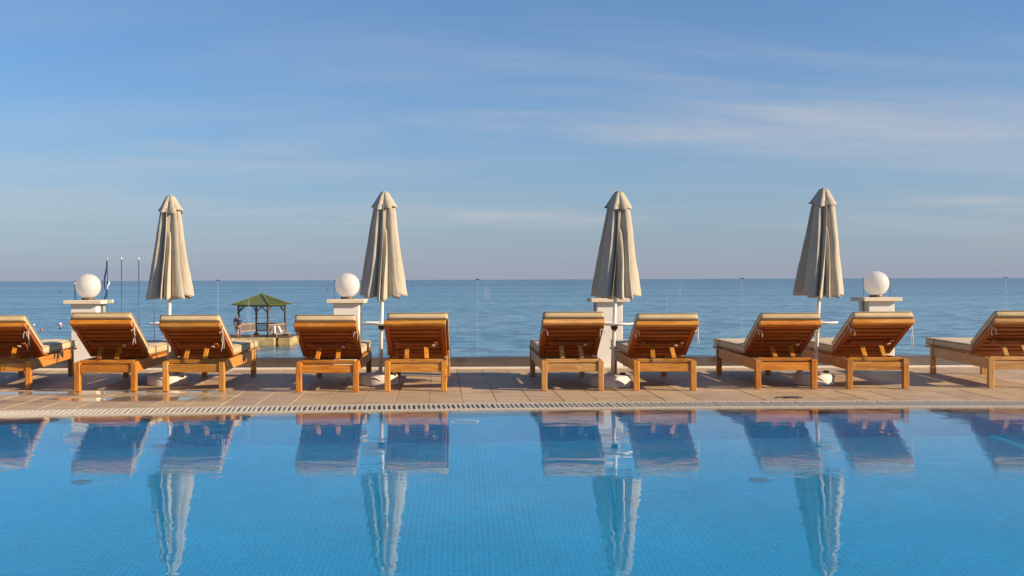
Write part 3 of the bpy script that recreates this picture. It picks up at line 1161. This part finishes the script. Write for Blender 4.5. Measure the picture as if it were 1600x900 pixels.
def parasol(label, X, Y, top, lean, seed):
    t = thing('parasol', label, 'parasol', (X, Y, 0), 0, 'closed parasols between the loungers')
    rnd = random.Random(seed * 13)
    # weighted base: drum with a moulded shoulder, two arched grips and a filler cap
    bm = bmesh.new()
    lathe(bm, [(0, 0.0), (0.215, 0.0), (0.227, 0.008), (0.226, 0.030), (0.222, 0.10), (0.214, 0.122), (0.195, 0.130), (0.10, 0.134), (0.042, 0.136), (0.038, 0.160), (0.02, 0.162)], 56)
    base = link_mesh('base', bm, 'base_plastic', t)
    smooth_by_angle(base, 35)
    for s in (-1, 1):
        bm = bmesh.new()
        pts = []
        for k in range(9):
            a = R(-58 + s * 45) + R(-24 + 48 * k / 8)
            pts.append(Vector((0.2255 * math.cos(a), 0.2255 * math.sin(a), 0.062 + 0.040 * math.sin(math.pi * k / 8))))
        tube(bm, pts, 0.007, 6)
        link_mesh('grip', bm, 'base_plastic', base, smooth=True)
    bm = bmesh.new()
    lathe(bm, [(0.034, 0.134), (0.034, 0.155), (0.028, 0.160), (0, 0.160)], 20, (0.13, -0.05))
    link_mesh('filler_cap', bm, 'black_plastic', base)
    Mr = Matrix.Translation((0.02, 0, 0.10)) @ Matrix.Rotation(R(lean), 4, 'Y') @ Matrix.Translation((0, 0, -0.10))

    def leaned(bm):
        bmesh.ops.transform(bm, matrix=Mr, verts=bm.verts)
        return bm
    bm = bmesh.new()
    tube(bm, [(0, 0, 0.10), (0, 0, 0.74), (0, 0, 1.3), (0, 0, top - 0.03)], 0.0215, 16)
    link_mesh('pole', leaned(bm), 'pole_paint', t, smooth=True)
    # drinks table clamped to the pole stands as its own thing, below
    cz = top - 0.195
    o = link_mesh('canopy', leaned(canopy(seed, cz + 0.05, 0.995)), 'parasol_canvas', t, smooth=True)
    md = o.modifiers.new('cloth', 'SOLIDIFY'); md.thickness = 0.003; md.offset = -1
    o = link_mesh('cap', leaned(canopy(seed + 40, top, cz, True)), 'parasol_canvas', t, smooth=True)
    md = o.modifiers.new('cloth', 'SOLIDIFY'); md.thickness = 0.003; md.offset = -1
    bm = bmesh.new()
    lathe(bm, [(0, top + 0.012), (0.02, top + 0.010), (0.03, top - 0.002), (0.03, top - 0.02)], 16)
    link_mesh('finial', leaned(bm), 'parasol_canvas', t, smooth=True)
    # folded rib tips under the hem
    for k in range(8):
        a = 2 * math.pi * k / 8 + 0.3
        bm = bmesh.new()
        tube(bm, [(0.05 * math.cos(a), 0.05 * math.sin(a), 1.6), (0.13 * math.cos(a), 0.13 * math.sin(a), 1.02)], 0.007, 6)
        link_mesh('rib', leaned(bm), 'pole_paint', t, smooth=True)
    return t, Mr


PARASOLS = [
    ('closed beige parasol right of the flagpoles, leftmost of the four', -3.435, 13.02, 2.19, 0.8, 3,
     'round white table ring on the pole of the leftmost parasol'),
    ('closed beige parasol touching a globe lamp, second from the left', -0.968, 12.93, 2.22, 1.5, 5,
     'round white table on the pole of the second parasol from the left'),
    ('closed beige parasol standing before the middle pillar, third from the left', 1.670, 12.62, 2.19, 2.2, 8,
     'round white table on the pole of the third parasol, over a black clamp'),
    ('closed beige parasol left of the right-hand globe lamp, rightmost of the four', 4.010, 12.79, 2.23, 2.8, 11,
     'round white table on the pole of the rightmost parasol'),
]
for lab, X, Y, top, lean, seed, tlab in PARASOLS:
    t, Mr = parasol(lab, X, Y, top, lean, seed)
    c = Mr @ Vector((0, 0, 0.69))
    tb = thing('pole_table', tlab, 'table', (X + c.x, Y + c.y, 0.69), 0, 'tables clamped to the parasol poles')
    bm = bmesh.new()
    lathe(bm, [(0.0235, 0.0), (0.06, -0.006), (0.19, 0.000), (0.215, 0.006), (0.224, 0.018), (0.222, 0.028), (0.214, 0.030), (0.205, 0.022), (0.05, 0.020), (0.0235, 0.020)], 48)
    smooth_by_angle(link_mesh('tabletop', bm, 'table_plastic', tb), 45)
    bm = bmesh.new()
    lathe(bm, [(0.0225, -0.008), (0.040, -0.010), (0.040, -0.030), (0.030, -0.055), (0.0225, -0.057)], 20)
    link_mesh('clamp', bm, 'black_plastic', tb)

# a loose strap left on the paving
bm = bmesh.new()
pts = [(-.13, -.02, .006), (-.07, .03, .007), (0.0, .04, .006), (.06, .02, .010), (.12, .035, .007), (.15, -.005, .006), (.09, -.03, .007), (.02, -.012, .012), (-.05, -.03, .006)]
tube(bm, pts, .009, 6)
o = tag(link_mesh('strap', bm, 'dark_cord', smooth=True), 'dark strap lying on the paving beside the grate, near the rightmost parasol', 'strap')
o.location = (3.28, 11.30, 0)

# ------------------------------------------------------------------ jetty, gazebo, people, flagpoles, buoys
PZ = -3.42
jetty = thing('jetty', 'low sandy concrete jetty in the sea under the green-roofed gazebo', 'jetty', (0, 0, 0))
jr = math.atan2(2.6, 2.47)


def block(x0, x1, y0, y1, z0, z1, name='block', mat='pier_concrete'):
    bm = boxmesh(x0, x1, y0, y1, z0, z1, bev=0.05)
    return link_mesh(name, bm, mat, jetty)


block(-20.8, -16.95, 89.95, 95.2, -5.2, PZ - 0.01)
block(-16.93, -15.10, 90.0, 95.2, -5.2, PZ)
block(-15.10, -14.90, 90.75, 95.2, -5.2, PZ - 0.12)
block(-14.90, -13.88, 90.5, 95.2, -5.2, PZ - 0.04)
bm = boxmesh(-20.7, -13.98, 90.65, 95.1, PZ - 0.039, PZ + 0.03)
link_mesh('deck_slab', bm, 'gazebo_timber', jetty)
bm = boxmesh(-20.6, -18.3, 60.0, 89.98, -4.9, PZ - 0.02)
link_mesh('walkway', bm, 'pier_concrete', jetty)
bm = boxmesh(-24.0, -14.0, 46.0, 59.98, -5.0, PZ)
link_mesh('quay', bm, 'pier_concrete', jetty)

gz = thing('gazebo', 'green-roofed open timber gazebo on the jetty', 'gazebo', (-16.55, 92.6, PZ + 0.03), R(-21))
S = 1.38
for i, (sx, sy) in enumerate(((-1, -1), (1, -1), (1, 1), (-1, 1))):
    p = link_mesh('post', boxmesh(sx * S - .065, sx * S + .065, sy * S - .065, sy * S + .065, 0, 2.62), 'gazebo_timber', gz)
    link_mesh('footing', boxmesh(sx * S - .17, sx * S + .17, sy * S - .17, sy * S + .17, 0, .16, bev=.03), 'black_plastic', p)
    bm = bmesh.new()
    beam(bm, (sx * S, sy * (S - .08), 2.0), (sx * S, sy * (S - .65), 2.55), .07, .07, up=(1, 0, 0))
    beam(bm, (sx * (S - .08), sy * S, 2.0), (sx * (S - .65), sy * S, 2.55), .07, .07, up=(0, 1, 0))
    link_mesh('brace', bm, 'gazebo_timber', gz)
E = 1.80
apex = Vector((0, 0, 3.47))
cor = [Vector((-E, -E, 2.60)), Vector((E, -E, 2.60)), Vector((E, E, 2.60)), Vector((-E, E, 2.60))]
for i in range(4):
    a, b = cor[i], cor[(i + 1) % 4]
    bm = bmesh.new()
    n = (b - a).cross(apex - a).normalized() * 0.04
    v = [bm.verts.new(p) for p in (a, b, apex, a - n, b - n, apex - n)]
    for f in ((0, 1, 2), (5, 4, 3), (0, 3, 4, 1), (1, 4, 5, 2), (2, 5, 3, 0)):
        bm.faces.new([v[q] for q in f])
    rf = link_mesh('roof_panel', bm, 'roof_green', gz)
    for k in range(1, 14):
        u = k / 14
        bm = bmesh.new()
        p0 = a + (b - a) * u
        lim = 1 - abs(2 * u - 1)
        mid = (a + b) / 2
        p1 = p0 + (apex - mid) * lim * 0.99
        beam(bm, p0 + n * .4, p1 + n * .4, .05, .05, up=n)
        link_mesh('roof_seam', bm, 'roof_green', rf)
    bm = bmesh.new()
    beam(bm, a + Vector((0, 0, .03)), apex + Vector((0, 0, .03)), .14, .06)
    link_mesh('hip_cap', bm, 'roof_green', gz)
    bm = bmesh.new()
    aa, bb = a * (S / E), b * (S / E)
    beam(bm, Vector((aa.x, aa.y, 2.52)), Vector((bb.x, bb.y, 2.52)), .09, .14)
    link_mesh('eaves_beam', bm, 'gazebo_timber', gz)
for (x0, y0, x1, y1, m) in ((S, -S, S, S, 'gazebo_rail_timber'), (-S, S, S, S, 'gazebo_timber'), (-S, -S, -S, S, 'gazebo_rail_timber')):  # side rails in a sunlit tan, back rail dark: sunlight put into the colour
    a, b = Vector((x0, y0, 0)), Vector((x1, y1, 0))
    r = bpy.data.objects.new('railing', None)
    COL.objects.link(r)
    r.parent = gz
    for z in (.40, .98):
        bm = bmesh.new()
        beam(bm, a + Vector((0, 0, z)), b + Vector((0, 0, z)), .06, .09)
        link_mesh('rail', bm, m, r)
    nb = int((b - a).length / .16)
    for k in range(1, nb):
        p = a + (b - a) * k / nb
        bm = bmesh.new()
        box(bm, p.x - .025, p.x + .025, p.y - .025, p.y + .025, .445, .935)
        link_mesh('baluster', bm, m, r)
M27 = Matrix.Translation((-16.55, 92.6, PZ + 0.03)) @ Matrix.Rotation(R(-21), 4, 'Z')
for (lx, ly, lz, w_, d_, h_, tilt, lab) in ((1.80, -1.10, 0.28, .26, .20, .62, 0, 'upright white bag beside the near post of the gazebo'),
                                            (1.80, -.10, 0.28, .30, .22, .60, 28, 'white bag tipped over on the right side of the gazebo')):
    p = M27 @ Vector((lx, ly, lz))
    t = thing('bag', lab, 'bag', p, R(-21), 'white bags on the gazebo bench')
    bm = boxmesh(-w_ / 2, w_ / 2, -d_ / 2, d_ / 2, 0, h_, bev=.06, seg=2)
    bmesh.ops.rotate(bm, verts=bm.verts, matrix=Matrix.Rotation(R(-tilt), 3, 'Y'))
    link_mesh('sack', bm, 'bag_white', t, smooth=True)
    bm = bmesh.new()
    tube(bm, [Matrix.Rotation(R(-tilt), 3, 'Y') @ Vector(q) for q in ((-.08, 0, h_ - .02), (-.05, 0, h_ + .10), (.05, 0, h_ + .10), (.08, 0, h_ - .02))], .015, 6)
    link_mesh('handle', bm, 'bag_white', t)
b = thing('bench', 'low timber bench along the right-hand side of the gazebo', 'bench', (-16.55, 92.6, PZ + 0.03), R(-21))
link_mesh('seat', boxmesh(1.58, 2.02, -1.3, 1.0, .22, .275), 'gazebo_rail_timber', b)
for yy in (-1.0, 1.0):
    link_mesh('leg', boxmesh(1.62, 1.98, yy - .05, yy + .05, 0, .219), 'gazebo_rail_timber', b)


def skin(name, pts, edges, radii, mat, parent, root=0, sub=1):
    me = bpy.data.meshes.new(name)
    me.from_pydata([Vector(p) for p in pts], edges, [])
    o = link(name, me, mat, parent)
    md = o.modifiers.new('skin', 'SKIN')
    md.use_smooth_shade = True
    if not me.skin_vertices:
        bpy.context.view_layer.update()
    for i, r in enumerate(radii):
        sv = me.skin_vertices[0].data[i]
        sv.radius = r if isinstance(r, tuple) else (r, r)
        sv.use_root = i == root
    sd = o.modifiers.new('sub', 'SUBSURF')
    sd.levels = sub
    sd.render_levels = sub
    return o


def person(label, loc, rz, hgt, shirt, trousers, hair, short=False, long_hair=False):
    t = thing('person', label, 'person', loc, rz)
    k = hgt / 1.75

    def K(p): return tuple(q * k for q in p)
    P = [(0, 0, .95), (0, .01, 1.12), (0, .015, 1.32), (0, .01, 1.45), (0, .0, 1.53), (0, -.02, 1.62), (0, -.015, 1.73),
         (-.19, .01, 1.41), (-.25, .03, 1.15), (-.23, -.06, .92), (-.22, -.09, .83),
         (.19, .01, 1.41), (.26, .02, 1.16), (.25, -.07, .94), (.24, -.10, .85),
         (-.10, 0, .86), (-.105, .0, .50), (-.11, .02, .09), (-.12, -.12, .035),
         (.10, 0, .86), (.11, -.02, .50), (.12, .02, .09), (.13, -.12, .035)]
    Ed = [(0, 1), (1, 2), (2, 3), (3, 4), (4, 5), (5, 6), (3, 7), (7, 8), (8, 9), (9, 10), (3, 11), (11, 12), (12, 13), (13, 14),
          (0, 15), (15, 16), (16, 17), (17, 18), (0, 19), (19, 20), (20, 21), (21, 22)]
    rad = [.135, .125, .145, .09, .055, .095, .07, .06, .045, .036, .034, .06, .045, .036, .034, .085, .062, .042, .035, .085, .062, .042, .035]
    skin('body', [K(p) for p in P], Ed, [r * k for r in rad], 'skin_tone', t)
    Ps = [P[i] for i in (0, 1, 2, 3, 7, 11)] + [tuple(Vector(P[7]).lerp(Vector(P[8]), .75)), tuple(Vector(P[11]).lerp(Vector(P[12]), .75))]
    skin('shirt', [K(p) for p in Ps], [(0, 1), (1, 2), (2, 3), (3, 4), (3, 5), (4, 6), (5, 7)],
         [r * k for r in (.165, .155, .170, .105, .078, .078, .064, .064)], shirt, t, 2)
    kz = .55 if short else .14
    Pt = [(0, 0, .98), (-.10, 0, .86), (-.107, 0, max(kz, .5)), (.10, 0, .86), (.11, -.015, max(kz, .5))]
    Et = [(0, 1), (1, 2), (0, 3), (3, 4)]
    rt = [.160, .115, .088, .115, .088]
    if not short:
        Pt += [(-.112, .02, .13), (.12, .02, .13)]
        Et += [(2, 5), (4, 6)]
        rt += [.075, .075]
    skin('trousers', [K(p) for p in Pt], Et, [r * k for r in rt], trousers, t, 0)
    Ph = [(0, .015, 1.66), (0, .02, 1.745)] + ([(0, .07, 1.56)] if long_hair else [])
    skin('hair', [K(p) for p in Ph], [(0, 1)] + ([(0, 2)] if long_hair else []), [r * k for r in ((.108, .085, .07) if long_hair else (.098, .072))], hair, t, 0)
    # face: nose and ears
    for nm, p, r in (('nose', (0, -.115, 1.63), .016), ('ear', (-.095, -.01, 1.63), .022), ('ear', (.095, -.01, 1.63), .022)):
        bm = bmesh.new()
        bmesh.ops.create_uvsphere(bm, u_segments=8, v_segments=6, radius=r * k)
        bmesh.ops.translate(bm, verts=bm.verts, vec=K(p))
        link_mesh(nm, bm, 'skin_tone', t, smooth=True)
    return t


person('person in a dark top and patterned trousers standing on the jetty, seen from behind', (-18.06, 90.62, PZ + .03), R(200), 1.70,
       'tshirt_navy', 'patterned_cotton', 'hair_brown', False, True)
person('person in a blue shirt and tan shorts by the gazebo, half hidden', (-18.33, 91.15, PZ + .03), R(170), 1.80,
       'shirt_blue', 'shorts_tan', 'hair_grey', True, False)

# flagpoles on the quay beyond the balustrade
POLES = [(-20.6, 1.10, 'short dark blue pole showing just left of the leftmost globe lamp', False),
         (-18.87, 2.40, 'dark blue flagpole with a furled navy and white flag', True),
         (-18.12, 2.42, 'bare dark blue flagpole next to the pole with the flag', False),
         (-17.20, 2.40, 'bare dark blue flagpole midway between the flag and the leftmost parasol', False),
         (-16.39, 2.38, 'bare dark blue flagpole hidden at the top behind the leftmost parasol', False)]
for X, zt, lab, fl in POLES:
    Y = 59.98 - 0.4
    t = thing('flagpole', lab, 'flagpole', (X, Y, PZ), 0, 'flagpoles on the quay')
    bm = bmesh.new()
    tube(bm, [(0, 0, 0), (0.02, 0, 2.0), (0.0, 0, zt - PZ - .05)], [.032, .028, .024], 8)
    link_mesh('mast', bm, 'flagpole_paint', t, smooth=True)
    bm = bmesh.new()
    lathe(bm, [(0, zt - PZ + .05), (.045, zt - PZ + .02), (.05, zt - PZ - .02), (.03, zt - PZ - .06)], 10)
    link_mesh('truck', bm, 'flag_white' if not fl else 'bracket_metal', t, smooth=True)
    bm = boxmesh(-.12, .12, -.12, .12, 0, .06)
    link_mesh('foot_plate', bm, 'flagpole_paint', t)
    if fl:
        f = thing('flag', 'furled navy and white flag hanging down its pole', 'flag', (X, Y, zt - .15))
        for nm, z0, z1, m, r0 in (('cloth', 0, -1.55, 'flag_navy', .05), ('fold', -1.05, -1.50, 'flag_white', .045), ('tail', -1.5, -2.35, 'flag_navy', .055)):
            bm = bmesh.new()
            pts, rr = [], []
            for q in range(9):
                u = q / 8
                sx = {'cloth': -.03 - .11 * u, 'fold': .05 + .03 * math.sin(5 * u), 'tail': -.05 - .06 * u}[nm]
                pts.append((sx + .03 * math.sin(7 * u), -.05 + .03 * math.cos(6 * u), z0 + (z1 - z0) * u))
                rr.append(.70 * r0 * (.5 + .9 * math.sin(math.pi * min(1, u * .85 + .1))))
            tube(bm, pts, rr, 8)
            link_mesh(nm, bm, m, f, smooth=True)

# buoys on the sea
BUOYS = [(-49.0, 136.5, .24, 'buoy_orange', 'orange and white buoy on the sea left of the lounger by the leftmost pillar'),
         (-52.6, 137.5, .13, 'buoy_white', 'tiny white buoy on the sea above the leftmost lounger'),
         (-46.0, 122.5, .16, 'buoy_orange', 'small orange-red buoy on the sea above the foot of the leftmost lounger'),
         (-45.6, 127.0, .14, 'buoy_dark', 'small dark buoy on the sea just below the orange and white buoy'),
         (-212.0, 590.0, .38, 'buoy_dark', 'dark buoy far out on the sea left of the leftmost globe lamp'),
         (-83.0, 690.0, .42, 'buoy_dark', 'dark buoy far out on the sea left of the globe lamp by the second parasol')]
for X, Y, r, m, lab in BUOYS:
    t = thing('buoy', lab, 'buoy', (X, Y, SEA_Z), 0, 'buoys floating off the jetty')
    bm = bmesh.new()
    lathe(bm, [(0, -r * .4), (r * .85, -r * .3), (r, r * .2), (r * .9, r * .6)], 16)
    link_mesh('float', bm, m, t, smooth=True)
    bm = bmesh.new()
    lathe(bm, [(r * .9, r * .6), (r * .7, r * 1.1), (r * .3, r * 1.4), (0, r * 1.45)], 16)
    link_mesh('top', bm, 'buoy_white' if m == 'buoy_orange' and r > .2 else m, t, smooth=True)
